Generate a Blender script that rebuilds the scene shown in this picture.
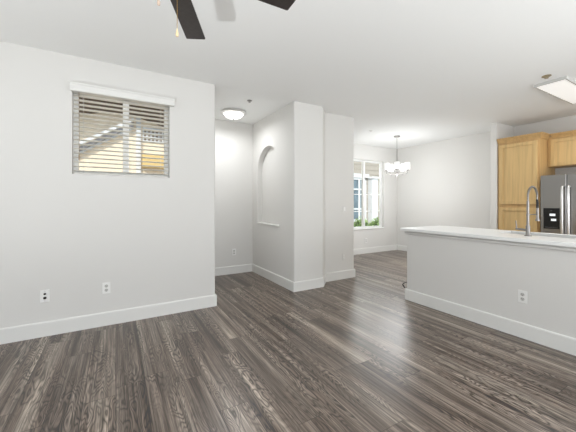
import bpy, bmesh, math, random
from mathutils import Vector, Matrix
C = bpy.context.scene.collection
PI = math.pi
R = math.radians
random.seed(7)
for o in list(bpy.data.objects):
    bpy.data.objects.remove(o)

# ------------------------------------------------------------------ camera, world, lights
S = bpy.context.scene
cam = bpy.data.cameras.new('camera')
cam_o = bpy.data.objects.new('camera', cam); C.objects.link(cam_o)
cam_o.location = (0, 0, 1.27)
cam_o.rotation_euler = (PI/2, 0, R(-30.25))
cam.lens = 36*295/576; cam.sensor_width = 36
cam.shift_y = -(216-203)/576
cam.clip_start = 0.05; cam.clip_end = 200
S.camera = cam_o
S.view_settings.view_transform = 'Standard'; S.view_settings.look = 'None'
S.view_settings.gamma = 1; S.view_settings.use_curve_mapping = False
S.view_settings.exposure = -0.04

w = bpy.data.worlds.new('sky'); S.world = w; w.use_nodes = True
nt = w.node_tree; bg = nt.nodes['Background']
sky = nt.nodes.new('ShaderNodeTexSky'); sky.sky_type = 'HOSEK_WILKIE'
sky.sun_direction = (-0.45, -0.5, 0.74); sky.turbidity = 3.0
mx = nt.nodes.new('ShaderNodeMixRGB'); mx.inputs[0].default_value = 0.6
mx.inputs[2].default_value = (0.85, 0.92, 1.0, 1)
nt.links.new(sky.outputs[0], mx.inputs[1]); nt.links.new(mx.outputs[0], bg.inputs[0])
bg.inputs[1].default_value = 2.4

def light(name, kind, loc, energy, color=(1, 1, 1), rot=(0, 0, 0), size=None, size_y=None, radius=None, spread=None):
    d = bpy.data.lights.new(name, kind); d.energy = energy; d.color = color
    if kind == 'AREA':
        d.shape = 'RECTANGLE'; d.size = size; d.size_y = size_y or size
        if spread: d.spread = spread
    if radius is not None: d.shadow_soft_size = radius
    o = bpy.data.objects.new(name, d); C.objects.link(o); o.location = loc; o.rotation_euler = rot
    return o
sun = light('sun', 'SUN', (0, -10, 20), 4.6, (1, 0.96, 0.90)); sun.data.angle = R(0.6)
sun.rotation_euler = Vector((0.45, 0.62, -0.62)).to_track_quat('-Z', 'Y').to_euler()
# added fill lamps, unseen, behind the camera and to its left
light('rear_fill', 'AREA', (1.1, -3.12, 1.25), 34, (0.97, 0.985, 1.0), (R(90), 0, 0), 4.2, 2.2)
light('side_fill', 'AREA', (-3.12, 0.6, 1.3), 3, (0.97, 0.985, 1.0), (0, R(-90), 0), 1.9, 3.0)
# added lamps aimed up: one throws the fan blade shadow, one lifts the ceiling
light('blade_shadow_lamp', 'AREA', (-1.12, 0.42, 0.45), 62, (.93, .97, 1), (R(180), 0, 0), 0.16, 0.16)
light('ceiling_fill', 'AREA', (2.2, -1.4, 0.6), 100, (.94, .975, 1), (R(179), 0, 0), 3.0, 1.6)
light('kitchen_fill', 'AREA', (5.0, -3.12, 1.4), 58, (0.97, 0.985, 1.0), (R(90), 0, 0), 2.6, 1.9)  # added fill lamp for the kitchen side, out of view

light('dining_glare_fill', 'AREA', (6.1, 6.9, 3.4), 180, (0.97, 0.98, 1.0), Vector((.25, 1.0, 0.85)).to_track_quat('Z', 'Y').to_euler(), 2.0, 1.4)  # added lamp outside the window, brightens the dining area and makes floor glare

# ------------------------------------------------------------------ materials
def srgb(r, g, b):
    f = lambda c: (c/255/12.92) if c <= 10 else ((c/255+0.055)/1.055)**2.4
    return (f(r), f(g), f(b), 1)
def mat(name, col, rough=0.5, metal=0.0, bump=0.0, bscale=100, emit=None, estr=0, spec=0.5, vary=0.0):
    m = bpy.data.materials.new(name); m.use_nodes = True
    n = m.node_tree; p = n.nodes['Principled BSDF']
    p.inputs['Base Color'].default_value = col
    p.inputs['Roughness'].default_value = rough
    p.inputs['Metallic'].default_value = metal
    p.inputs['Specular IOR Level'].default_value = spec
    tc = n.nodes.new('ShaderNodeTexCoord')
    if bump or vary:
        no = n.nodes.new('ShaderNodeTexNoise'); no.inputs['Scale'].default_value = bscale
        no.inputs['Detail'].default_value = 3
        n.links.new(tc.outputs['Object'], no.inputs['Vector'])
        if bump:
            b = n.nodes.new('ShaderNodeBump'); b.inputs['Strength'].default_value = bump
            b.inputs['Distance'].default_value = 0.002
            n.links.new(no.outputs[0], b.inputs['Height']); n.links.new(b.outputs[0], p.inputs['Normal'])
        if vary:
            r_ = n.nodes.new('ShaderNodeValToRGB')
            r_.color_ramp.elements[0].position = .3; r_.color_ramp.elements[1].position = .7
            r_.color_ramp.elements[0].color = tuple(c*(1-vary) for c in col[:3])+(1,)
            r_.color_ramp.elements[1].color = tuple(min(1, c*(1+vary)) for c in col[:3])+(1,)
            n.links.new(no.outputs[0], r_.inputs[0]); n.links.new(r_.outputs[0], p.inputs['Base Color'])
    if emit:
        p.inputs['Emission Color'].default_value = emit; p.inputs['Emission Strength'].default_value = estr
    return m

M = {}
M['wall'] = mat('wall_paint', srgb(225, 223, 219), 0.75, bump=0.12, bscale=160, spec=0.25)
M['ceiling'] = mat('ceiling_paint', srgb(242, 242, 240), 0.85, bump=0.15, bscale=120, spec=0.2)
M['trim'] = mat('white_trim', srgb(234, 233, 229), 0.4)
M['vinyl'] = mat('white_vinyl', srgb(236, 236, 234), 0.35)
M['slat'] = mat('blind_white', srgb(250, 248, 242), 0.4)
M['plate'] = mat('outlet_plastic', srgb(244, 243, 240), 0.3)
M['slot'] = mat('socket_dark', srgb(35, 32, 30), 0.5)
M['socket'] = mat('socket_grey', srgb(205, 203, 198), 0.4)
M['counter'] = mat('white_quartz', srgb(240, 240, 238), 0.32, spec=.3)
M['steel'] = mat('stainless_steel', srgb(158, 156, 153), 0.32, 1.0)
M['chrome'] = mat('brushed_nickel', srgb(150, 146, 142), 0.34, 1.0)
M['handle'] = mat('satin_steel', srgb(225, 224, 222), 0.28, 1.0)
M['black'] = mat('black_plastic', srgb(14, 14, 15), 0.3)
M['rubber'] = mat('black_rubber', srgb(20, 20, 20), 0.5)
M['darkgrey'] = mat('fridge_case', srgb(70, 70, 72), 0.5)
M['display'] = mat('display_white', srgb(225, 228, 230), 0.4, emit=(0.9, 0.95, 1, 1), estr=0.5)
M['blade'] = mat('dark_wood_blade', srgb(46, 39, 36), 0.42, bump=0.2, bscale=40, vary=0.2)
M['fanmetal'] = mat('fan_bronze', srgb(60, 50, 44), 0.35, 0.8)
M['brass'] = mat('brass', srgb(196, 160, 96), 0.3, 1.0)
M['bronze'] = mat('aged_brass', srgb(176, 164, 138), 0.45, 0.7)
M['fob'] = mat('fob_ivory', srgb(240, 214, 170), 0.35)
M['fobwood'] = mat('fob_wood', srgb(205, 182, 164), 0.45)
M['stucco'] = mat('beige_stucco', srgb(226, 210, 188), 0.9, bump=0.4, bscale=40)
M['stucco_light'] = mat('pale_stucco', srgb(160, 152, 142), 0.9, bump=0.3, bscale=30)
M['extwhite'] = mat('exterior_white', srgb(204, 205, 208), 0.6)
M['brown'] = mat('brown_eave', srgb(84, 66, 50), 0.8, vary=0.25, bscale=12)
M['siding'] = mat('siding_shadow_gap', srgb(138, 130, 120), 0.9)
M['yellow'] = mat('golden_panel', srgb(200, 172, 116), 0.7)
M['roofgrey'] = mat('grey_roof', srgb(150, 148, 150), 0.8, vary=0.15, bscale=20)
M['ground'] = mat('outside_paving', srgb(222, 216, 205), 0.9, vary=0.05, bscale=3)
M['leaf'] = mat('leaf_green', srgb(150, 176, 104), 0.6, vary=0.5, bscale=14)
M['leafcore'] = mat('shrub_core', srgb(84, 104, 60), 0.9)
M['darkglass'] = mat('neighbour_glass', srgb(92, 108, 118), 0.15, vary=0.35, bscale=2.5)
M['shade'] = mat('frosted_glass_shade', srgb(250, 250, 250), 0.3, emit=(1, 0.985, 0.96, 1), estr=0.35)
M['bowl'] = mat('frosted_glass_bowl', srgb(250, 250, 248), 0.3, emit=(1, 0.98, 0.94, 1), estr=2.0)
M['panel'] = mat('panel_diffuser', srgb(250, 250, 248), 0.5, emit=(1, 0.99, 0.96, 1), estr=0.4)
M['panelframe'] = mat('panel_frame', srgb(205, 204, 200), 0.4)

n_ = M['slat'].node_tree; t_ = n_.nodes.new('ShaderNodeBsdfTranslucent'); t_.inputs[0].default_value = (1, .97, .92, 1)
m_ = n_.nodes.new('ShaderNodeMixShader'); m_.inputs[0].default_value = .4
n_.links.new(n_.nodes['Principled BSDF'].outputs[0], m_.inputs[1]); n_.links.new(t_.outputs[0], m_.inputs[2])
n_.links.new(m_.outputs[0], n_.nodes['Material Output'].inputs[0])
def glass_mat():
    m = bpy.data.materials.new('window_glass'); m.use_nodes = True; n = m.node_tree
    n.nodes.clear()
    out = n.nodes.new('ShaderNodeOutputMaterial'); tr = n.nodes.new('ShaderNodeBsdfTransparent')
    tr.inputs[0].default_value = (0.95, 0.97, 0.96, 1)
    gl = n.nodes.new('ShaderNodeBsdfGlossy'); gl.inputs['Roughness'].default_value = 0.02
    fr = n.nodes.new('ShaderNodeFresnel'); fr.inputs[0].default_value = 1.25
    mi = n.nodes.new('ShaderNodeMixShader')
    n.links.new(fr.outputs[0], mi.inputs[0]); n.links.new(tr.outputs[0], mi.inputs[1]); n.links.new(gl.outputs[0], mi.inputs[2])
    n.links.new(mi.outputs[0], out.inputs[0])
    return m
M['glass'] = glass_mat()

def nd(n, t, **k):
    x = n.nodes.new(t)
    for a, v in k.items(): setattr(x, a, v)
    return x
def math_(n, op, a, b=None, c=None):
    x = nd(n, 'ShaderNodeMath', operation=op)
    for i, v in enumerate((a, b, c)):
        if v is None: continue
        if isinstance(v, (int, float)): x.inputs[i].default_value = v
        else: n.links.new(v, x.inputs[i])
    return x.outputs[0]
def ramp(n, src, stops):
    r_ = nd(n, 'ShaderNodeValToRGB'); e = r_.color_ramp.elements
    while len(e) < len(stops): e.new(0.5)
    for i, (p, c) in enumerate(stops): e[i].position = p; e[i].color = c
    n.links.new(src, r_.inputs[0]); return r_.outputs[0]
def mixc(n, mode, fac, a, b):
    x = nd(n, 'ShaderNodeMixRGB', blend_type=mode)
    for i, v in enumerate((fac, a, b)):
        if isinstance(v, (int, float)): x.inputs[i].default_value = v
        elif isinstance(v, tuple): x.inputs[i].default_value = v
        else: n.links.new(v, x.inputs[i])
    return x.outputs[0]

def floor_mat():
    m = bpy.data.materials.new('wood_plank_floor'); m.use_nodes = True; n = m.node_tree
    p = n.nodes['Principled BSDF']
    tc = nd(n, 'ShaderNodeTexCoord'); sp = nd(n, 'ShaderNodeSeparateXYZ')
    n.links.new(tc.outputs['Object'], sp.inputs[0]); X, Y = sp.outputs[0], sp.outputs[1]
    W, L = 0.181, 1.22
    xs = math_(n, 'DIVIDE', X, W); row = math_(n, 'FLOOR', xs); fx = math_(n, 'SUBTRACT', xs, row)
    wn = nd(n, 'ShaderNodeTexWhiteNoise', noise_dimensions='1D'); n.links.new(row, wn.inputs['W'])
    ys = math_(n, 'ADD', math_(n, 'DIVIDE', Y, L), math_(n, 'MULTIPLY', wn.outputs['Value'], 7.0))
    col = math_(n, 'FLOOR', ys); fy = math_(n, 'SUBTRACT', ys, col)
    cb = nd(n, 'ShaderNodeCombineXYZ'); n.links.new(row, cb.inputs[0]); n.links.new(col, cb.inputs[1])
    wid = nd(n, 'ShaderNodeTexWhiteNoise', noise_dimensions='2D'); n.links.new(cb.outputs[0], wid.inputs['Vector'])
    pid = wid.outputs['Value']
    off = math_(n, 'MULTIPLY', pid, 37.0)
    def coords(sx, sy):
        c = nd(n, 'ShaderNodeCombineXYZ')
        n.links.new(math_(n, 'ADD', math_(n, 'MULTIPLY', X, sx), off), c.inputs[0])
        n.links.new(math_(n, 'ADD', math_(n, 'MULTIPLY', Y, sy), off), c.inputs[1])
        n.links.new(off, c.inputs[2]); return c.outputs[0]
    def noise(sx, sy, det=3, dist=0.0, rough=.5):
        x = nd(n, 'ShaderNodeTexNoise'); x.inputs['Scale'].default_value = 1
        x.inputs['Detail'].default_value = det; x.inputs['Distortion'].default_value = dist
        x.inputs['Roughness'].default_value = rough
        n.links.new(coords(sx, sy), x.inputs['Vector']); return x.outputs['Fac']
    big = noise(9.0, 1.7, 2.0, 0.25)
    rings = math_(n, 'SINE', math_(n, 'MULTIPLY', big, 135.0))            # contour lines: cathedral figure
    rings = math_(n, 'MULTIPLY_ADD', rings, 0.5, 0.5)
    streak = noise(95, 1.6, 4, 0.3, .7)
    fine = noise(230, 6, 2, 0.0, .6)
    tone = noise(14, 0.5, 2)
    pres = noise(5, 1.3, 1)
    c = ramp(n, tone, [(0.32, srgb(80, 67, 58)), (0.5, srgb(114, 100, 89)), (0.68, srgb(144, 131, 118))])
    c = mixc(n, 'OVERLAY', 0.75, c, ramp(n, streak, [(0.36, (0.14, .135, .13, 1)), (0.5, (.48, .48, .48, 1)), (0.64, (.86, .86, .85, 1))]))
    ringfac = math_(n, 'MULTIPLY', ramp(n, pres, [(0.40, (0, 0, 0, 1)), (0.58, (1, 1, 1, 1))]), 0.85)
    c = mixc(n, 'OVERLAY', ringfac, c, ramp(n, rings, [(0.0, (.12, .115, .11, 1)), (0.3, (.45, .45, .45, 1)), (0.75, (.56, .56, .56, 1)), (1.0, (.70, .695, .69, 1))]))
    c = mixc(n, 'OVERLAY', 0.45, c, ramp(n, fine, [(0.3, (.2, .2, .2, 1)), (0.7, (.8, .8, .8, 1))]))
    c = mixc(n, 'MULTIPLY', 1.0, c, ramp(n, pid, [(0.0, (.80, .79, .78, 1)), (1.0, (1.16, 1.15, 1.13, 1))]))
    ex = math_(n, 'MINIMUM', fx, math_(n, 'SUBTRACT', 1.0, fx))
    ey = math_(n, 'MINIMUM', fy, math_(n, 'SUBTRACT', 1.0, fy))
    ed = math_(n, 'MINIMUM', math_(n, 'MULTIPLY', ex, W), math_(n, 'MULTIPLY', ey, L))
    gap = ramp(n, ed, [(0.0, (.45, .44, .43, 1)), (0.0025, (1, 1, 1, 1))])
    c = mixc(n, 'MULTIPLY', 1.0, c, gap)
    bc = nd(n, 'ShaderNodeBrightContrast'); bc.inputs['Bright'].default_value = 0.052; bc.inputs['Contrast'].default_value = 0.18
    n.links.new(c, bc.inputs[0])
    hs = nd(n, 'ShaderNodeHueSaturation'); hs.inputs['Saturation'].default_value = 0.80
    n.links.new(bc.outputs[0], hs.inputs['Color']); c = hs.outputs[0]
    n.links.new(c, p.inputs['Base Color'])
    ro = math_(n, 'MULTIPLY_ADD', streak, 0.14, 0.25); n.links.new(ro, p.inputs['Roughness'])
    b = nd(n, 'ShaderNodeBump'); b.inputs['Strength'].default_value = 0.25; b.inputs['Distance'].default_value = 0.0015
    h = math_(n, 'ADD', math_(n, 'MULTIPLY', fine, 0.5), math_(n, 'MULTIPLY', gap, 0.8))
    n.links.new(h, b.inputs['Height']); n.links.new(b.outputs[0], p.inputs['Normal'])
    p.inputs['Specular IOR Level'].default_value = 0.9
    return m
M['floor'] = floor_mat()

def maple(name, base):
    m = bpy.data.materials.new(name); m.use_nodes = True; n = m.node_tree
    p = n.nodes['Principled BSDF']
    tc = nd(n, 'ShaderNodeTexCoord'); mp = nd(n, 'ShaderNodeMapping')
    n.links.new(tc.outputs['Object'], mp.inputs[0]); mp.inputs['Scale'].default_value = (30, 30, 1.6)
    no = nd(n, 'ShaderNodeTexNoise'); no.inputs['Scale'].default_value = 1; no.inputs['Detail'].default_value = 4
    no.inputs['Distortion'].default_value = .4
    n.links.new(mp.outputs[0], no.inputs[0])
    c = ramp(n, no.outputs['Fac'], [(0.3, tuple(x*.84 for x in base[:3])+(1,)), (0.55, base), (0.8, tuple(min(1, x*1.08) for x in base[:3])+(1,))])
    n.links.new(c, p.inputs['Base Color']); p.inputs['Roughness'].default_value = 0.38
    return m
M['maple'] = maple('maple_wood', srgb(210, 178, 124))
M['maple_crown_gap_shade'] = maple('maple_crown_gap_shade_wood', srgb(196, 160, 108))  # crown tone; on cabinet bodies it paints in shade between the doors

# ------------------------------------------------------------------ mesh helpers
def obj(name, bm, m, parent=None, smooth=False, bevel=0.0, seg=2):
    bmesh.ops.recalc_face_normals(bm, faces=bm.faces)
    me = bpy.data.meshes.new(name); bm.to_mesh(me); bm.free(); me.materials.append(m)
    o = bpy.data.objects.new(name, me); C.objects.link(o)
    if parent: o.parent = parent
    if smooth:
        for f in me.polygons: f.use_smooth = True
        md = o.modifiers.new('split', 'EDGE_SPLIT'); md.split_angle = R(38)
    if bevel:
        md = o.modifiers.new('bevel', 'BEVEL'); md.width = bevel; md.segments = seg; md.limit_method = 'ANGLE'
    return o
def thing(name, label, cat, loc=(0, 0, 0), rz=0, group=None):
    o = bpy.data.objects.new(name, None); C.objects.link(o); o.empty_display_size = .1
    o.location = loc; o.rotation_euler = (0, 0, rz); o['label'] = label; o['category'] = cat
    if group: o['group'] = group
    return o
def tag(o, label, cat, group=None, kind=None):
    o['label'] = label; o['category'] = cat
    if group: o['group'] = group
    if kind: o['kind'] = kind
    return o
def struct(name, bm, m, label, cat, parent=None, **k):
    o = obj(name, bm, m, parent, **k)
    if not parent: o['kind'] = 'structure'; o['label'] = label; o['category'] = cat
    return o
def B(): return bmesh.new()
def box(bm, x0, x1, y0, y1, z0, z1, mtx=None):
    v = [bm.verts.new(p) for p in ((x0,y0,z0),(x1,y0,z0),(x1,y1,z0),(x0,y1,z0),(x0,y0,z1),(x1,y0,z1),(x1,y1,z1),(x0,y1,z1))]
    for f in ((3,2,1,0),(4,5,6,7),(0,1,5,4),(1,2,6,5),(2,3,7,6),(3,0,4,7)): bm.faces.new([v[i] for i in f])
    if mtx: bmesh.ops.transform(bm, matrix=mtx, verts=v)
    return v
def lathe(bm, prof, seg=32, loc=(0, 0, 0), mtx=None):
    rings = []; allv = []
    for r, z in prof:
        if r < 1e-6: vs = [bm.verts.new((0, 0, z))]
        else: vs = [bm.verts.new((r*math.cos(2*PI*i/seg), r*math.sin(2*PI*i/seg), z)) for i in range(seg)]
        rings.append(vs); allv += vs
    for a, b in zip(rings, rings[1:]):
        for i in range(seg):
            j = (i+1) % seg
            if len(a) == 1 and len(b) == 1: continue
            if len(a) == 1: bm.faces.new((a[0], b[j], b[i]))
            elif len(b) == 1: bm.faces.new((a[i], a[j], b[0]))
            else: bm.faces.new((a[i], a[j], b[j], b[i]))
    if mtx: bmesh.ops.transform(bm, matrix=mtx, verts=allv)
    bmesh.ops.translate(bm, vec=loc, verts=allv)
def tube(bm, pts, r, seg=10, cap=True):
    pts = [Vector(p) for p in pts]; rings = []; up = None
    for i, p in enumerate(pts):
        d = (pts[min(i+1, len(pts)-1)]-pts[max(i-1, 0)]).normalized()
        if up is None: up = Vector((0, 0, 1)) if abs(d.z) < .9 else Vector((1, 0, 0))
        a = d.cross(up).normalized(); b = a.cross(d).normalized(); up = b
        rr = r[i] if isinstance(r, (list, tuple)) else r
        rings.append([bm.verts.new(p+a*rr*math.cos(2*PI*k/seg)+b*rr*math.sin(2*PI*k/seg)) for k in range(seg)])
    for a, b in zip(rings, rings[1:]):
        for k in range(seg):
            j = (k+1) % seg; bm.faces.new((a[k], a[j], b[j], b[k]))
    if cap: bm.faces.new(rings[0][::-1]); bm.faces.new(rings[-1])
def prism(bm, poly, z0, z1):
    a = [bm.verts.new((x, y, z0)) for x, y in poly]; b = [bm.verts.new((x, y, z1)) for x, y in poly]
    n = len(poly)
    for i in range(n): bm.faces.new((a[i], a[(i+1) % n], b[(i+1) % n], b[i]))
    bm.faces.new(a[::-1]); bm.faces.new(b)
def rounded(poly, idx, r=0.02, n=5):
    out = []; N = len(poly)
    for i, p in enumerate(poly):
        if i not in idx: out.append(p); continue
        p = Vector(p); a = (Vector(poly[i-1])-p).normalized(); b = (Vector(poly[(i+1) % N])-p).normalized()
        ang = a.angle(b); d = r/math.tan(ang/2)
        c = p+(a+b).normalized()*(r/math.sin(ang/2))
        s = p+a*d; e = p+b*d
        for k in range(n+1):
            t = k/n; q = (s-c).lerp(e-c, t).normalized()*r+c
            out.append((q.x, q.y))
    return out
def sweep_profile(bm, path, prof):
    """horizontal path; prof = [(offset to the left of travel, z)], mitred"""
    path = [Vector(p) for p in path]; rings = []
    for i, p in enumerate(path):
        d0 = (p-path[i-1]).normalized() if i else None
        d1 = (path[i+1]-p).normalized() if i < len(path)-1 else None
        if d0 is None: d0 = d1
        if d1 is None: d1 = d0
        n0 = Vector((-d0.y, d0.x)); n1 = Vector((-d1.y, d1.x))
        mdir = (n0+n1).normalized(); k = 1/max(.3, mdir.dot(n0))
        rings.append([bm.verts.new((p.x+mdir.x*k*o, p.y+mdir.y*k*o, z)) for o, z in prof])
    L = len(prof)
    for a, b in zip(rings, rings[1:]):
        for k in range(L): bm.faces.new((a[k], a[(k+1) % L], b[(k+1) % L], b[k]))
    bm.faces.new(rings[0]); bm.faces.new(rings[-1][::-1])

# ------------------------------------------------------------------ the setting
H = 2.73
bm = B(); box(bm, -3.34, 6.75, -3.34, 5.60, -0.12, 0.0)
struct('floor', bm, M['floor'], 'grey-brown wood plank floor running through the rooms', 'floor')
bm = B(); box(bm, -3.34, 6.75, -3.34, 5.60, H, H+0.15)
struct('ceiling', bm, M['ceiling'], 'flat white ceiling over the open rooms', 'ceiling')

# left wall with the blind window, turning back into the entry
WX0, WX1, WZ0, WZ1 = -0.375, 0.530, 1.560, 2.425
YL = 3.60
bm = B()
box(bm, -3.34, WX0, YL, YL+.14, 0, H); box(bm, WX0, WX1, YL, YL+.14, 0, WZ0); box(bm, WX0, WX1, YL, YL+.14, WZ1, H)
prism(bm, rounded([(WX1, YL), (1.06, YL), (1.06, 5.22), (.92, 5.22), (.92, YL+.14), (WX1, YL+.14)], [1], .018), 0, H)
struct('wall_left', bm, M['wall'], 'off-white wall holding the small blind window', 'wall')
bm = B(); box(bm, 1.06, 2.3, 5.08, 5.22, 0, H)
struct('wall_entry', bm, M['wall'], 'white wall at the back of the entry nook', 'wall')

# block between entry and dining room, arched niche in its entry face
NX, NY, NR, NZ0, NZS = 2.20, 4.455, 0.412, 0.915, 1.815
bm = B()
foot = rounded([(2.30, 5.22), (2.30, 3.75), (NX, 3.75), (NX, YL), (2.71, YL), (2.91, 3.80), (3.53, 3.80), (3.53, 5.5), (2.30, 5.5)], [3, 4, 6], .018)
prism(bm, foot[:0]+foot, 0, H)
y0, y1 = 3.75, 5.22
def q(pts): bm.faces.new([bm.verts.new(p) for p in pts])
ya, yb = NY-NR, NY+NR
q([(NX, y0, 0), (NX, y1, 0), (NX, y1, NZ0), (NX, y0, NZ0)])
q([(NX, y0, NZ0), (NX, ya, NZ0), (NX, ya, H), (NX, y0, H)])
q([(NX, yb, NZ0), (NX, y1, NZ0), (NX, y1, H), (NX, yb, H)])
arc = [(NY-NR*math.cos(PI*i/28), NZS+NR*math.sin(PI*i/28)) for i in range(29)]
for (a, za), (b, zb) in zip(arc, arc[1:]):
    q([(NX, a, za), (NX, b, zb), (NX, b, H), (NX, a, H)])
D = 0.095
edge = [(ya, NZ0)]+arc+[(yb, NZ0)]
for i in range(len(edge)):
    (a, za), (b, zb) = edge[i], edge[(i+1) % len(edge)]
    q([(NX, a, za), (NX, b, zb), (NX+D, b, zb), (NX+D, a, za)])
q([(NX+D, a, z) for a, z in edge])
q([(NX, y1, 0), (2.30, y1, 0), (2.30, y1, H), (NX, y1, H)])
bmesh.ops.remove_doubles(bm, verts=bm.verts, dist=1e-5)
struct('wall_niche', bm, M['wall'], 'white wall block with an arched niche facing the entry', 'wall')
bm = B(); box(bm, NX-.012, NX+D-.001, ya-.012, yb+.012, NZ0-.014, NZ0+.006)
struct('trim_1', bm, M['trim'], 'white sill board at the foot of the arched niche', 'sill', bevel=.003)

# dining end wall with window
DX0, DX1, DZ0, DZ1 = 4.80, 6.10, 0.625, 2.36
YD = 5.44
bm = B()
box(bm, 3.50, DX0, YD, YD+.15, 0, H); box(bm, DX1, 6.75, YD, YD+.15, 0, H)
box(bm, DX0, DX1, YD, YD+.15, 0, DZ0); box(bm, DX0, DX1, YD, YD+.15, DZ1, H)
struct('wall_dining', bm, M['wall'], 'white dining end wall around the tall window', 'wall')
bm = B(); box(bm, 6.60, 6.75, -3.34, YD, 0, H)
struct('wall_right', bm, M['wall'], 'long white wall behind the dining area and kitchen', 'wall')
bm = B(); prism(bm, rounded([(6.60, 2.82), (5.96, 2.82), (5.96, 2.71), (6.60, 2.71)], [1, 2], .018), 0, H)
struct('wall_kitchen', bm, M['wall'], 'short white stub wall beside the tall maple cabinet', 'wall')
# half wall of the peninsula
bm = B(); prism(bm, rounded([(3.31, -1.4), (3.43, -1.4), (3.43, 2.572), (3.31, 2.572)], [2, 3], .012), 0, 0.905)
struct('wall_peninsula', bm, M['wall'], 'off-white half wall carrying the kitchen counter', 'half wall')
# walls behind the camera, each with a large daylight opening
bm = B()
box(bm, -3.34, -1.1, -3.34, -3.2, 0, H); box(bm, -1.1, 3.3, -3.34, -3.2, 2.35, H); box(bm, 3.3, 3.6, -3.34, -3.2, 0, H)
box(bm, 3.6, 6.4, -3.34, -3.2, 2.35, H); box(bm, 3.6, 6.4, -3.34, -3.2, 0, .4); box(bm, 6.4, 6.6, -3.34, -3.2, 0, H)
box(bm, -1.1, 3.3, -3.34, -3.2, 0, .1)
struct('wall_rear', bm, M['wall'], 'off-white wall behind the viewpoint', 'wall')
bm = B()
box(bm, -3.34, -3.2, -3.2, -1.0, 0, H); box(bm, -3.34, -3.2, 2.2, YL, 0, H)
box(bm, -3.34, -3.2, -1.0, 2.2, 0, .3); box(bm, -3.34, -3.2, -1.0, 2.2, 2.3, H)
struct('wall_side', bm, M['wall'], 'off-white wall on the far left beyond the frame', 'wall')

# baseboards (room on the left of travel)
BB = [(0, 0), (.015, 0), (.015, .128), (.010, .140), (0, .140)]
def baseboard(name, path, label):
    bm = B(); sweep_profile(bm, path, BB)
    struct(name, bm, M['trim'], label, 'baseboard')
baseboard('baseboard_left', [(1.06, 5.08), (1.06, YL), (-3.2, YL)][::1], 'white baseboard along the wall under the blind window')
baseboard('baseboard_entry', [(3.53, 5.44), (3.53, 3.80), (2.91, 3.80), (2.71, YL), (NX, YL), (NX, 5.08), (1.06, 5.08)], 'white baseboard round the niche wall block')
baseboard('baseboard_dining', [(6.60, 2.82), (6.60, YD), (3.53, YD)], 'white baseboard round the dining area')
baseboard('baseboard_kitchen', [(5.975, 2.71), (5.96, 2.71), (5.96, 2.82), (6.585, 2.82)], 'short white baseboard on the stub wall end')
baseboard('baseboard_peninsula', [(3.31, -1.4), (3.31, 2.572), (3.43, 2.572)], 'white baseboard along the half wall')

# ------------------------------------------------------------------ windows
def window(name, x0, x1, y, z0, z1, label, mullions, muntins_z=(), fw=.045):
    root = thing(name, label, 'window', (0, 0, 0)); root['kind'] = 'structure'
    ya_, yb_ = y, y+.06
    bm = B()
    box(bm, x0, x0+fw, ya_, yb_, z0, z1); box(bm, x1-fw, x1, ya_, yb_, z0, z1)
    box(bm, x0+fw, x1-fw, ya_, yb_, z0, z0+fw); box(bm, x0+fw, x1-fw, ya_, yb_, z1-fw, z1)
    obj('window_frame', bm, M['vinyl'], root, bevel=.003)
    for mx_, mw in mullions:
        bm = B(); box(bm, mx_-mw/2, mx_+mw/2, ya_-.005, yb_, z0+fw, z1-fw)
        obj('mullion', bm, M['vinyl'], root, bevel=.003)
    if muntins_z:
        bm = B()
        for mz in muntins_z: box(bm, x0+fw, x1-fw, ya_+.028, ya_+.040, mz-.008, mz+.008)
        obj('muntin', bm, M['vinyl'], root)
    bm = B(); box(bm, x0+fw, x1-fw, ya_+.031, ya_+.037, z0+fw, z1-fw)
    obj('pane', bm, M['glass'], root)
    return root
window('window_1', WX0, WX1, YL+.075, WZ0, WZ1, 'small slider window behind the white slatted blind', [(0.095, .06)])
dw = window('window_2', DX0, DX1, YD+.07, DZ0, DZ1, 'tall white-framed dining window with thin grid bars', [(5.455, .06)], [1.06, 1.49, 1.925])
bm = B(); box(bm, DX0-.02, DX1+.02, YD-.02, YD+.068, DZ0-.02, DZ0+.001)
obj('window_sill', bm, M['trim'], dw, bevel=.004)

# blind on the left window
bl = thing('window_blind', 'white slatted blind with valance over the small window in the left wall', 'blind', (0.08, YL, WZ0))
def loc(o, root): o.matrix_parent_inverse = root.matrix_world.inverted()
bpy.context.view_layer.update()
def child(o, root):
    # mesh written in world coordinates: shift into the root's frame
    inv = Matrix.Translation(root.location).inverted() if root.rotation_euler.z == 0 else (Matrix.Translation(root.location) @ Matrix.Rotation(root.rotation_euler.z, 4, 'Z')).inverted()
    o.data.transform(inv); o.parent = root; return o
bm = B()
vx0, vx1, vz0, vz1 = -.388, .575, 2.375, 2.453
prof = [(YL+.0, vz0), (YL-.050, vz0), (YL-.055, vz0+.012), (YL-.055, vz1-.022), (YL-.066, vz1-.010), (YL-.066, vz1), (YL, vz1)]
a = [bm.verts.new((vx0, y, z)) for y, z in prof]; b = [bm.verts.new((vx1, y, z)) for y, z in prof]
for i in range(len(prof)):
    j = (i+1) % len(prof); bm.faces.new((a[i], a[j], b[j], b[i]))
bm.faces.new(a); bm.faces.new(b[::-1])
child(obj('valance', bm, M['trim']), bl)
bm = B()
ns = 18; sp = .0445
for i in range(ns):
    z = 2.352-i*sp
    box(bm, WX0+.008, WX1-.008, -.025, .025, -.0015, .0015, Matrix.Translation((0, YL+.038, z)) @ Matrix.Rotation(R(-6), 4, 'X'))
child(obj('slats', bm, M['slat']), bl)
bm = B(); box(bm, WX0+.008, WX1-.008, YL+.014, YL+.062, WZ0, WZ0+.018)
child(obj('bottom_rail', bm, M['slat'], bevel=.003), bl)
bm = B(); box(bm, WX0+.006, WX1-.006, YL+.008, YL+.064, 2.377, 2.422)
child(obj('head_rail', bm, M['slat']), bl)
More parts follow.
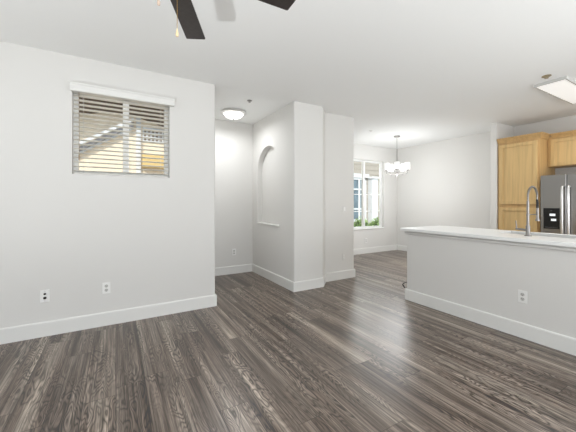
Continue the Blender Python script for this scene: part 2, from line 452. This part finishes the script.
for cx in (-.285, .44):
    for cy in (YL+.012, YL+.064):
        bm = B(); tube(bm, [(cx, cy, 2.38), (cx, cy, WZ0+.01)], .0011, 6)
        child(obj('ladder_cord', bm, M['socket']), bl)
bm = B(); tube(bm, [(WX0+.055, YL+.006, 2.38), (WX0+.057, YL+.004, 1.72)], .0022, 6); tube(bm, [(WX0+.057, YL+.004, 1.75), (WX0+.057, YL+.004, 1.70)], .006, 8)
child(obj('lift_cord', bm, mat('cord_tan', srgb(150, 128, 104), .7)), bl)

# ------------------------------------------------------------------ ceiling fan
fan = thing('ceiling_fan', 'dark-bladed ceiling fan at the top of the picture', 'ceiling fan', (.182, 1.395, 2.35))
def lp(name, prof, m, root, off=(0, 0, 0), seg=32):
    bm = B(); lathe(bm, prof, seg, off); return obj(name, bm, m, root, smooth=True)
lp('motor_housing', [(0, -.05), (.07, -.05), (.115, -.02), (.125, .02), (.115, .07), (.06, .11), (0, .11)], M['fanmetal'], fan)
lp('switch_housing', [(0, -.115), (.05, -.115), (.062, -.10), (.062, -.055), (.05, -.05), (0, -.05)], M['fanmetal'], fan)
lp('downrod', [(.0, .10), (.012, .10), (.012, .31), (0, .31)], M['fanmetal'], fan, seg=16)
lp('canopy', [(0, .28), (.03, .28), (.065, .31), (.07, .35), (0, .35)], M['fanmetal'], fan)
def blade_bm():
    bm = B(); W0, W1 = .105, .122; r0, r1 = .17, .6455; c = .008
    pts = [(r0, -W0/2), (r1-c, -W1/2), (r1-c*.3, -W1/2+c*.3), (r1, -W1/2+c), (r1, W1/2-c), (r1-c*.3, W1/2-c*.3), (r1-c, W1/2), (r0, W0/2), (r0-.02, W0/3), (r0-.02, -W0/3)]
    prism(bm, pts, -.004, .004)
    return bm
bmd = None
for k, ang in enumerate((65, -2.5, -77, -149, 139)):
    mt = Matrix.Rotation(R(ang), 4, 'Z') @ Matrix.Rotation(R(-1), 4, 'X')
    b_ = blade_bm(); bmesh.ops.transform(b_, matrix=mt, verts=b_.verts)
    bo = obj('blade', b_, M['blade'], fan, bevel=.0015)
    b_ = B(); box(b_, .10, .215, -.018, .018, -.012, -.004); box(b_, .20, .26, -.04, .04, -.009, -.004)
    bmesh.ops.transform(b_, matrix=mt, verts=b_.verts)
    obj('blade_bracket', b_, M['fanmetal'], fan, bevel=.002)
def chain(name_x, x, y, ztop, zend, m):
    bm = B(); L = ztop-zend; n_ = int(L/.006)
    for i in range(n_):
        z = ztop-i*L/n_
        bmesh.ops.create_icosphere(bm, subdivisions=1, radius=.0022, matrix=Matrix.Translation((x, y, z)))
    tube(bm, [(x, y, ztop), (x, y, zend)], .0009, 5)
    o = obj('pull_chain', bm, M['brass'], fan)
    f = B(); lathe(f, [(0, .008), (.002, .006), (.0045, -.006), (.0072, -.02), (.006, -.030), (0, -.034)], 14, (x, y, zend))
    obj('fob', f, m, o, smooth=True)
chain('a', .066, .062, -.10, -.268, M['fob'])
chain('b', -.022, -.005, -.112, -.190, M['fobwood'])

# ------------------------------------------------------------------ entry flush light
fl = thing('flush_ceiling_light', 'round frosted glass flush light on the entry ceiling', 'ceiling light', (1.62, 4.50, H))
lp('rim', [(0, 0), (.172, 0), (.198, -.014), (.200, -.030), (.185, -.044), (.160, -.046), (.150, -.030), (0, -.030)], M['handle'], fl, seg=48)
lp('glass_bowl', [(.158, -.034), (.150, -.055), (.128, -.082), (.088, -.105), (.045, -.117), (0, -.120)], M['bowl'], fl, seg=48)
lp('finial', [(0, -.118), (.012, -.119), (.014, -.127), (.007, -.136), (0, -.138)], M['chrome'], fl, seg=16)
light('flush_bulb', 'AREA', (1.62, 4.50, H-.145), 9, (.95, .975, 1), (0, 0, 0), .34, .34)

# ------------------------------------------------------------------ chandelier
CHX, CHY = 5.29, 4.357
ch = thing('chandelier', 'five-light chandelier with white cylinder shades in the dining area', 'chandelier', (CHX, CHY, 1.865), math.atan2(-CHY, -CHX))
lp('canopy', [(0, .865), (.066, .865), (.066, .85), (.055, .84), (.012, .837), (0, .837)], M['chrome'], ch)
lp('stem', [(0, .84), (.006, .84), (.006, .26), (.011, .25), (.011, .05), (0, .05)], M['chrome'], ch, seg=14)
lp('hub', [(0, .09), (.022, .085), (.030, .06), (.030, .03), (.016, .015), (.012, -.005), (.006, -.018), (0, -.02)], M['chrome'], ch)
RC = .222
for k in range(5):
    an = k*2*PI/5; c_, s_ = math.cos(an), math.sin(an)
    bm = B(); tube(bm, [(c_*t, s_*t, z) for t, z in ((.02, .035), (.12, .035), (.20, .035), (.213, .039), (RC, .055), (RC, .105))], .0065, 8)
    arm = obj('arm', bm, M['chrome'], ch, smooth=True)
    bm = B(); lathe(bm, [(0, .100), (.034, .100), (.040, .110), (.040, .116), (0, .116)], 20, (c_*RC, s_*RC, 0))
    obj('cup', bm, M['chrome'], arm, smooth=True)
    bm = B(); lathe(bm, [(0, .116), (.052, .116), (.054, .122), (.054, .272), (.050, .272), (.049, .13), (0, .125)], 28, (c_*RC, s_*RC, 0))
    obj('shade', bm, M['shade'], ch, smooth=True)
light('chandelier_bulbs', 'POINT', (CHX, CHY, 1.80), 48, (.94, .97, 1), radius=.42)

# ------------------------------------------------------------------ kitchen panel light
kp = thing('panel_light', 'long rectangular flat panel light on the kitchen ceiling', 'ceiling light', (5.08, 1.465, H))
bm = B(); w2, l2, h2, e = .62, .155, .036, .02
box(bm, -w2, w2, -l2, -l2+e, -h2, 0); box(bm, -w2, w2, l2-e, l2, -h2, 0); box(bm, -w2, -w2+e, -l2+e, l2-e, -h2, 0); box(bm, w2-e, w2, -l2+e, l2-e, -h2, 0)
obj('frame', bm, M['panelframe'], kp, bevel=.003)
bm = B(); box(bm, -w2+e, w2-e, -l2+e, l2-e, -h2+.004, -.005); obj('diffuser', bm, M['panel'], kp)
pl_ = light('panel_tubes', 'AREA', (5.08, 1.465, H-.05), 14, (1, .99, .96), (0, 0, 0), 1.1, .26)

# ceiling sprinkler heads
def sprinkler(x, y, label, m, r=.045):
    t = thing('fire_sprinkler', label, 'sprinkler', (x, y, H), 0, None)
    bm = B(); lathe(bm, [(0, 0), (r, 0), (r, -.004), (r*.8, -.010), (r*.4, -.012), (0, -.012)], 24); obj('escutcheon', bm, m, t, smooth=True)
    bm = B(); lathe(bm, [(0, -.012), (r*.25, -.012), (r*.2, -.022), (r*.45, -.024), (r*.45, -.027), (0, -.027)], 16); obj('deflector', bm, m, t, smooth=True)
sprinkler(1.644, 3.906, 'small grey sprinkler head on the ceiling by the round entry light', M['steel'], .036)
sprinkler(4.274, 1.432, 'small brassy sprinkler head on the ceiling by the flat kitchen panel light', M['bronze'], .045)
sprinkler(4.45, 4.30, 'small white sprinkler cap on the dining ceiling left of the chandelier', M['plate'], .055)

# ------------------------------------------------------------------ outlets and switch
def outlet(x, y, z, nrm, label, kind='duplex'):
    rz = {'-y': 0, '-x': -PI/2}[nrm]
    t = thing('wall_switch' if kind == 'switch' else 'wall_outlet', label, 'light switch' if kind == 'switch' else 'outlet', (x, y, z), rz)
    bm = B(); box(bm, -.036, .036, -.006, 0, -.058, .058); obj('cover_plate', bm, M['plate'] if kind != 'painted' and kind != 'switch' else M['wall'], t, bevel=.002)
    if kind == 'duplex' or kind == 'painted':
        for s in (-1, 1):
            bm = B(); lathe(bm, [(0, 0), (.0165, 0), (.0165, .003), (0, .003)], 18, (0, 0, 0), Matrix.Translation((0, -.006, s*.021)) @ Matrix.Rotation(PI/2, 4, 'X'))
            so = obj('socket', bm, M['socket'] if kind == 'duplex' else M['plate'], t)
            bm = B()
            for dx in (-.006, .006): box(bm, dx-.0013, dx+.0013, -.0098, -.0088, s*.021-.001, s*.021+.008)
            box(bm, -.0025, .0025, -.0098, -.0088, s*.021-.011, s*.021-.006)
            obj('slots', bm, M['slot'], so)
    elif kind == 'jacks':
        for s, rr in ((1, .0105), (-1, .0135)):
            bm = B(); lathe(bm, [(0, 0), (rr, 0), (rr*.8, .009), (0, .009)], 14, (0, 0, 0), Matrix.Translation((0, -.006, s*.019)) @ Matrix.Rotation(PI/2, 4, 'X'))
            obj('jack', bm, M['slot'], t)
        for s in (1, -1):
            bm = B(); lathe(bm, [(0, 0), (.0035, 0), (.002, .002), (0, .002)], 10, (0, 0, 0), Matrix.Translation((0, -.006, s*.046)) @ Matrix.Rotation(PI/2, 4, 'X'))
            obj('screw', bm, M['socket'], t)
    elif kind == 'switch':
        bm = B(); box(bm, -.016, .016, -.010, -.006, -.033, .033); obj('rocker', bm, M['plate'], t, bevel=.002)
outlet(-.585, YL, .384, '-y', 'white jack plate with two dark sockets low on the left wall', 'jacks')
outlet(-.086, YL, .388, '-y', 'plain white outlet under the right part of the blind window')
outlet(3.31, 1.286, .388, '-x', 'white outlet on the kitchen half wall')
outlet(1.835, 5.08, .388, '-y', 'small white outlet on the back wall of the entry')
outlet(3.30, 3.80, .373, '-y', 'faint wall-coloured outlet low on the column face', 'painted')
outlet(3.31, 3.80, 1.17, '-y', 'faint wall-coloured switch on the column face', 'switch')
outlet(5.45, YD, .32, '-y', 'white outlet below the dining window')

# ------------------------------------------------------------------ peninsula counter
HX0, HX1, HY0, HY1 = 3.67, 4.03, .86, 1.68
CZ0, CZ1 = .905, .940
bm = B()
cx0, cx1, cy0, cy1 = 3.252, 4.11, -1.42, 2.628
xs = [cx0, HX0, HX1, cx1]; ys = [cy0, HY0, HY1, cy1]
V = {}
for i, x in enumerate(xs):
    for j, y in enumerate(ys):
        for k, z in enumerate((CZ0, CZ1)): V[i, j, k] = bm.verts.new((x, y, z))
for i in range(3):
    for j in range(3):
        if (i, j) == (1, 1): continue
        for k in (0, 1): bm.faces.new([V[i, j, k], V[i+1, j, k], V[i+1, j+1, k], V[i, j+1, k]])
for i in range(3):
    for j in (0, 3): bm.faces.new([V[i, j, 0], V[i+1, j, 0], V[i+1, j, 1], V[i, j, 1]])
    for j in (0, 3): bm.faces.new([V[j, i, 0], V[j, i+1, 0], V[j, i+1, 1], V[j, i, 1]])
for (a1, b1) in (((1, 1), (2, 1)), ((2, 1), (2, 2)), ((2, 2), (1, 2)), ((1, 2), (1, 1))):
    bm.faces.new([V[a1[0], a1[1], 0], V[b1[0], b1[1], 0], V[b1[0], b1[1], 1], V[a1[0], a1[1], 1]])
o = obj('countertop', bm, M['counter'], bevel=.004); tag(o, 'long white countertop on the kitchen half wall', 'countertop')
bm = B(); sweep_profile(bm, [(3.31, -1.4), (3.31, 2.572), (3.43, 2.572)], [(0, .862), (.014, .862), (.020, .870), (.020, .888), (.006, .893), (.006, .905), (0, .905)])
struct('trim_2', bm, M['wall'], 'white moulding under the overhang of the countertop', 'moulding')
# sink
sk = thing('kitchen_sink', 'stainless undermount sink set in the white countertop', 'sink', (0, 0, 0))
bm = B()
def ring(x0, x1, y0, y1, z): return [bm.verts.new(p) for p in ((x0, y0, z), (x1, y0, z), (x1, y1, z), (x0, y1, z))]
rs = [ring(HX0-.015, HX1+.015, HY0-.015, HY1+.015, CZ0-.0015), ring(HX0-.002, HX1+.002, HY0-.002, HY1+.002, CZ0-.0015), ring(HX0+.005, HX1-.005, HY0+.005, HY1-.005, .72), ring(HX0+.03, HX1-.03, HY0+.03, HY1-.03, .705)]
for a, b in zip(rs, rs[1:]):
    for i in range(4): bm.faces.new((a[i], a[(i+1) % 4], b[(i+1) % 4], b[i]))
bm.faces.new(rs[-1])
o = obj('basin', bm, M['steel'], sk); sd = o.modifiers.new('thickness', 'SOLIDIFY'); sd.thickness = .002; sd.offset = -1
lp('drain', [(0, .7075), (.045, .7075), (.045, .712), (.03, .710), (0, .709)], M['chrome'], sk, (3.85, 1.27, 0))
# faucet
fc = thing('kitchen_faucet', 'tall pull-down spring kitchen faucet behind the counter edge', 'faucet', (3.56, 1.34, CZ1))
lp('base', [(0, 0), (.030, 0), (.030, .006), (.019, .010), (.0185, .10), (.015, .108), (0, .108)], M['chrome'], fc)
lp('riser', [(0, .105), (.0115, .105), (.0115, .20), (.014, .203), (.014, .222), (.011, .225), (.011, .35), (0, .35)], M['chrome'], fc)
apts = [(0, 0, .345), (0, 0, .39)]+[(.105-.105*math.cos(t), 0, .39+.105*math.sin(t)) for t in [PI*i/18 for i in range(1, 18)]]
e_ = apts[-1]; apts += [(e_[0]+.002, 0, e_[2]-.045)]
bm = B()
# coil spring round the hose
pts = [Vector(p) for p in apts]; fine_pts = []
for a, b in zip(pts, pts[1:]):
    for k in range(12): fine_pts.append(a.lerp(b, k/12))
hel = []; turns = 34; N = len(fine_pts)
for i, p in enumerate(fine_pts):
    for s in range(2):
        t = (i+s/2)/N
        d = (fine_pts[min(i+1, N-1)]-fine_pts[max(i-1, 0)]).normalized(); a = Vector((0, 1, 0)); b = d.cross(a)
        ph = t*turns*2*PI
        hel.append(p+(a*math.cos(ph)+b*math.sin(ph))*.0095)
tube(bm, hel, .0018, 5)
obj('spring', bm, M['chrome'], fc, smooth=True)
bm = B(); tube(bm, apts, .0065, 10); obj('hose', bm, M['steel'], fc, smooth=True)
ex, ez = apts[-1][0], apts[-1][2]
bm = B(); tube(bm, [(ex-.001, 0, ez+.005), (ex+.006, 0, ez-.03), (ex+.008, 0, ez-.085)], [.0095, .0115, .012], 12); obj('grip', bm, M['rubber'], fc, smooth=True)
hx = ex+.008
lp('spray_head', [(0, 0), (.011, 0), (.0125, -.02), (.0125, -.105), (.019, -.125), (.019, -.135), (0, -.135)], M['chrome'], fc, (hx, 0, ez-.085), 20)
bm = B(); tube(bm, [(0, 0, .213), (hx*.5, 0, .213), (hx-.012, 0, .213)], .005, 8)
obj('docking_arm', bm, M['chrome'], fc, smooth=True)
bm = B(); tube(bm, [(0, .015, .058), (0, .105, .066)], [.013, .010], 12); tube(bm, [(0, .095, .066), (0, .104, .15)], [.006, .0045], 10)
obj('lever_handle', bm, M['chrome'], fc, smooth=True)

# small black cable hanging out of the half-wall end
bm = B(); tube(bm, [(3.345, 2.568, .215), (3.336, 2.600, .213), (3.318, 2.625, .198), (3.308, 2.632, .182), (3.312, 2.622, .165), (3.320, 2.606, .140)], [.004, .004, .005, .007, .009, .006], 8)
o = obj('cable_stub', bm, M['rubber'], smooth=True); tag(o, 'short black cable end poking out of the half-wall end', 'cable')

# ------------------------------------------------------------------ kitchen cabinets and fridge
def panel_door(root, axis_x, y0, y1, z0, z1, sgn=-1, rail=.058, name='door'):
    """frame-and-panel door whose front faces sgn*X, back on x = axis_x"""
    t1, t2 = .022, .008
    X = lambda t: sorted((axis_x, axis_x+sgn*t))
    bm = B(); a, b = X(t1)
    box(bm, a, b, y0, y0+rail, z0, z1); box(bm, a, b, y1-rail, y1, z0, z1)
    box(bm, a, b, y0+rail, y1-rail, z0, z0+rail); box(bm, a, b, y0+rail, y1-rail, z1-rail, z1)
    d = obj(name, bm, M['maple'], root, bevel=.0025)
    a, b = X(t2); bm = B(); box(bm, a, b, y0+rail-.002, y1-rail+.002, z0+rail-.002, z1-rail+.002)
    obj('door_panel', bm, M['maple'], d)
    return d
pc = thing('tall_cabinet', 'tall maple pantry cabinet at the left end of the kitchen', 'cabinet', (0, 0, 0))
bm = B(); box(bm, 5.98, 6.595, 2.09, 2.70, .10, 2.37); box(bm, 6.04, 6.595, 2.09, 2.70, 0, .10)
obj('body', bm, M['maple_crown_gap_shade'], pc, bevel=.002)  # darker body tone stands for shade lines round the doors
panel_door(pc, 5.98, 2.115, 2.675, 1.25, 2.30); panel_door(pc, 5.98, 2.115, 2.675, .13, 1.19)
CR = [(0, 2.335), (.012, 2.335), (.016, 2.355), (.040, 2.395), (.048, 2.40), (.048, 2.42), (0, 2.42)]
bm = B(); sweep_profile(bm, [(5.98, 2.70), (5.98, 2.09), (6.275, 2.09)], [(-a, z) for a, z in CR]); box(bm, 5.985, 6.595, 2.095, 2.70, 2.37, 2.415)
obj('crown_moulding', bm, M['maple_crown_gap_shade'], pc)
uc = thing('upper_cabinet', 'maple wall cabinet above the refrigerator', 'cabinet', (0, 0, 0))
bm = B(); box(bm, 6.28, 6.595, 1.12, 2.085, 1.87, 2.37); obj('body', bm, M['maple_crown_gap_shade'], uc, bevel=.002)  # same darker tone as painted shade around the door edges
panel_door(uc, 6.28, 1.62, 2.045, 1.885, 2.325, rail=.055); panel_door(uc, 6.28, 1.16, 1.60, 1.885, 2.325, rail=.055)
bm = B(); sweep_profile(bm, [(6.28, 2.038), (6.28, 1.12)], [(-a, z) for a, z in CR]); box(bm, 6.285, 6.595, 1.12, 2.04, 2.37, 2.415)
obj('crown_moulding', bm, M['maple_crown_gap_shade'], uc)

fr = thing('refrigerator', 'stainless side-by-side refrigerator with black dispenser', 'refrigerator', (0, 0, 0))
FY0, FY1, FS = 1.15, 2.055, 1.735
bm = B(); box(bm, 5.975, 6.57, FY0+.005, FY1-.005, .02, 1.695); obj('case', bm, M['darkgrey'], fr, bevel=.004)
for name, a, b in (('freezer_door', FS+.004, FY1), ('fridge_door', FY0, FS-.004)):
    bm = B(); box(bm, 5.90, 5.97, a, b, .06, 1.71); d = obj(name, bm, M['steel'], fr, bevel=.010, seg=3)
    hy = a+.032 if name == 'freezer_door' else b-.032
    bm = B()
    tube(bm, [(5.90, hy, 1.52), (5.862, hy, 1.52), (5.848, hy, 1.505), (5.842, hy, 1.3), (5.842, hy, .9), (5.848, hy, .465), (5.862, hy, .45), (5.90, hy, .45)], .0155, 12)
    obj('door_handle', bm, M['handle'], d, smooth=True)
    if name == 'freezer_door':
        bm = B(); box(bm, 5.893, 5.902, 1.815, 2.015, .865, 1.19); dp = obj('dispenser', bm, M['black'], d, bevel=.003)
        for b6 in ((5.890, 5.894, 1.865, 1.935, 1.067, 1.103), (5.890, 5.894, 1.855, 1.918, .990, 1.024)):
            bm = B(); box(bm, *b6); obj('display', bm, M['display'], dp)
        bm = B(); box(bm, 5.884, 5.894, 1.84, 1.99, .880, .892); obj('drip_ledge', bm, M['darkgrey'], dp)
        bm = B(); lathe(bm, [(0, 0), (.010, 0), (.008, .008), (0, .008)], 14, (0, 0, 0), Matrix.Translation((5.893, 1.915, 1.15)) @ Matrix.Rotation(-PI/2, 4, 'Y')); obj('round_button', bm, M['darkgrey'], dp)
# base cabinets below the counter
for i, (a, b) in enumerate(((.72, 1.82), (1.825, 2.568), (-.4, .715), (-1.4, -.405))):
    bc = thing('base_cabinet', ['maple sink base cabinet under the countertop basin', 'maple base cabinet under the free end of the countertop', 'maple base cabinet right of the sink base', 'maple base cabinet at the near end of the counter run'][i], 'cabinet', (0, 0, 0))
    bm = B(); t = .018
    box(bm, 3.432, 4.04, a, a+t, .10, .903); box(bm, 3.432, 4.04, b-t, b, .10, .903); box(bm, 3.432, 3.45, a+t, b-t, .10, .903)
    box(bm, 3.45, 4.04, a+t, b-t, .10, .118); box(bm, 3.45, 3.98, a, b, 0, .10); box(bm, 4.02, 4.04, a+t, b-t, .118, .70 if i == 0 else .903)
    obj('body', bm, M['maple'], bc)
    mid = (a+b)/2
    panel_door(bc, 4.04, a+.02, mid-.005, .13, .88, 1); panel_door(bc, 4.04, mid+.005, b-.02, .13, .88, 1)

# ------------------------------------------------------------------ outdoors
bm = B(); box(bm, -30, 40, 5.61, 40, -.25, -.13); box(bm, -30, .915, 3.75, 5.61, -.25, -.13)
struct('ground', bm, M['ground'], 'pale paving outside the windows', 'ground')
bm = B(); box(bm, -3.4, .90, 3.745, 4.85, 2.55, 2.68)
struct('trim_3', bm, M['brown'], 'brown eave outside above the small window', 'eave')

nb = thing('neighbour_house', 'beige stucco neighbour house seen through the slatted blind', 'building', (0, 8, 0))
def nbx(name, m, *b, **k):
    bm = B()
    for x in b: box(bm, x[0], x[1], x[2]-8, x[3]-8, x[4], x[5])
    return obj(name, bm, m, nb, **k)
GX, GZ, SL = .085, 3.44, .27
bm = B(); v = [bm.verts.new((x, y, z)) for y in (0, .4) for x, z in ((-4, -.13), (4, -.13), (4, GZ-SL*3.915), (GX, GZ), (-4, GZ-SL*4.085))]
bm.faces.new(v[:5]); bm.faces.new(v[5:][::-1])
for i in range(5): bm.faces.new((v[i], v[(i+1) % 5], v[5+(i+1) % 5], v[5+i]))
obj('wall', bm, M['stucco'], nb)
bm = B(); v = [bm.verts.new((x, y, z)) for y in (-.45, .5) for x, z in ((-4, GZ-SL*4.085), (GX, GZ), (4, GZ-SL*3.915), (4, GZ-SL*3.915+.9), (GX, GZ+.9), (-4, GZ-SL*4.085+.9))]
bm.faces.new(v[:6]); bm.faces.new(v[6:][::-1])
for i in range(6): bm.faces.new((v[i], v[(i+1) % 6], v[6+(i+1) % 6], v[6+i]))
obj('roof', bm, M['brown'], nb)
nbx('corner_pilaster', M['extwhite'], (.42, .52, 7.93, 8.0, -.1, 3.35))
g = nbx('lattice_vent', M['extwhite'], (.56, 1.3, 7.97, 8.0, 2.76, 3.12), bevel=.005)
for i in range(8):
    for j in range(3):
        bm = B(); box(bm, .59+i*.088, .64+i*.088, -.035, -.029, 2.80+j*.10, 2.86+j*.10)
        obj('vent_opening', bm, M['brown'], g)
nbx('shutter_box', M['yellow'], (.54, 1.3, 7.80, 8.0, 2.13, 2.45), bevel=.01)
# lean-to porch roof with a white sloping fascia
bm = B()
def slope(x0, z0, x1, z1, ya, yb, th):
    v = [bm.verts.new(p) for p in ((x0, ya, z0), (x1, ya, z1), (x1, ya, z1+th), (x0, ya, z0+th), (x0, yb, z0), (x1, yb, z1), (x1, yb, z1+th), (x0, yb, z0+th))]
    for f in ((0, 1, 2, 3), (4, 5, 6, 7), (0, 1, 5, 4), (1, 2, 6, 5), (2, 3, 7, 6), (3, 0, 4, 7)): bm.faces.new([v[i] for i in f])
slope(-1.0, 2.32, .36, 3.20, -.20, -.14, .075)
obj('fascia', bm, M['extwhite'], nb)
bm = B(); slope(-1.0, 2.22, .36, 3.10, -.14, 0, .09); obj('awning_roof', bm, M['roofgrey'], nb)
bm = B(); slope(-1.0, 2.16, .36, 3.04, -.08, 0, .05); obj('awning_ledge', bm, M['extwhite'], nb)

nh = thing('neighbour_wing', 'pale neighbour building with a white-barred window beyond the dining window', 'building', (8.5, 9, 0))
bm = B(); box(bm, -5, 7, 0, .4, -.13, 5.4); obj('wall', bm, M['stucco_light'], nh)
bm = B()
for k in range(26): box(bm, -5, 7, -.012, 0, .05+k*.2, .06+k*.2)
obj('siding_line', bm, M['siding'], nh)
bm = B()
X0, X1, Z0, Z1 = -1.25, .48, .55, 2.32
box(bm, X0, X0+.08, -.06, 0, Z0, Z1); box(bm, X1-.08, X1, -.06, 0, Z0, Z1); box(bm, X0, X1, -.06, 0, Z1-.10, Z1); box(bm, X0, X1, -.08, 0, Z0-.05, Z0+.06)
for xx in (-.42, .10): box(bm, xx-.045, xx+.045, -.055, 0, Z0, Z1)
for zz in (1.03, 1.83): box(bm, X0, X1, -.05, 0, zz-.03, zz+.03)
wf = obj('window_frame', bm, M['extwhite'], nh)
bm = B(); box(bm, X0+.02, X1-.02, -.02, -.005, Z0, Z1-.02); obj('pane', bm, M['darkglass'], wf)
bm = B(); box(bm, X0-.1, X1+.1, -.12, 0, Z1, Z1+.14); obj('window_head', bm, M['extwhite'], nh)
bm = B(); box(bm, .62, .95, -.25, 0, -.13, 2.28); obj('pilaster', bm, M['extwhite'], nh)
bm = B(); box(bm, .58, .99, -.29, 0, 2.28, 2.36); obj('pilaster_cap', bm, M['extwhite'], nh)

def shrub(x, y, w_, h_, label, seed):
    rnd = random.Random(seed)
    t = thing('shrub', label, 'shrub', (x, y, -.13), 0, 'shrubs outside the dining window')
    bm = B()
    bmesh.ops.create_icosphere(bm, subdivisions=3, radius=1, matrix=Matrix.Translation((0, 0, h_*.5)) @ Matrix.Diagonal((w_*.38, w_*.34, h_*.42, 1)))
    for v in bm.verts: v.co += Vector((rnd.uniform(-.02, .02),)*3)
    obj('branches', bm, M['leafcore'], t)
    bm = B()
    for i in range(1300):
        a, u_ = rnd.uniform(0, 2*PI), rnd.uniform(-1, 1); s = math.sqrt(1-u_*u_); k = rnd.uniform(.80, 1.08)
        p = Vector((math.cos(a)*s*w_*.48*k, math.sin(a)*s*w_*.44*k, h_*.5+u_*h_*.48*k))
        rot = Matrix.Rotation(rnd.uniform(0, 6.3), 4, 'Z') @ Matrix.Rotation(rnd.uniform(-1, 1), 4, 'X')
        l = rnd.uniform(.045, .075)
        vs = [bm.verts.new(p+(rot @ Vector(c))) for c in ((0, 0, 0), (l*.4, l*.5, .006), (0, l, 0), (-l*.4, l*.5, .006))]
        bm.faces.new(vs)
    obj('foliage', bm, M['leaf'], t)
shrub(5.70, 6.55, .66, .95, 'green shrub behind the left half of the dining window', 1)
shrub(6.42, 6.60, .66, .97, 'green shrub behind the middle of the dining window', 2)
shrub(7.14, 6.62, .66, .93, 'green shrub behind the right half of the dining window', 3)
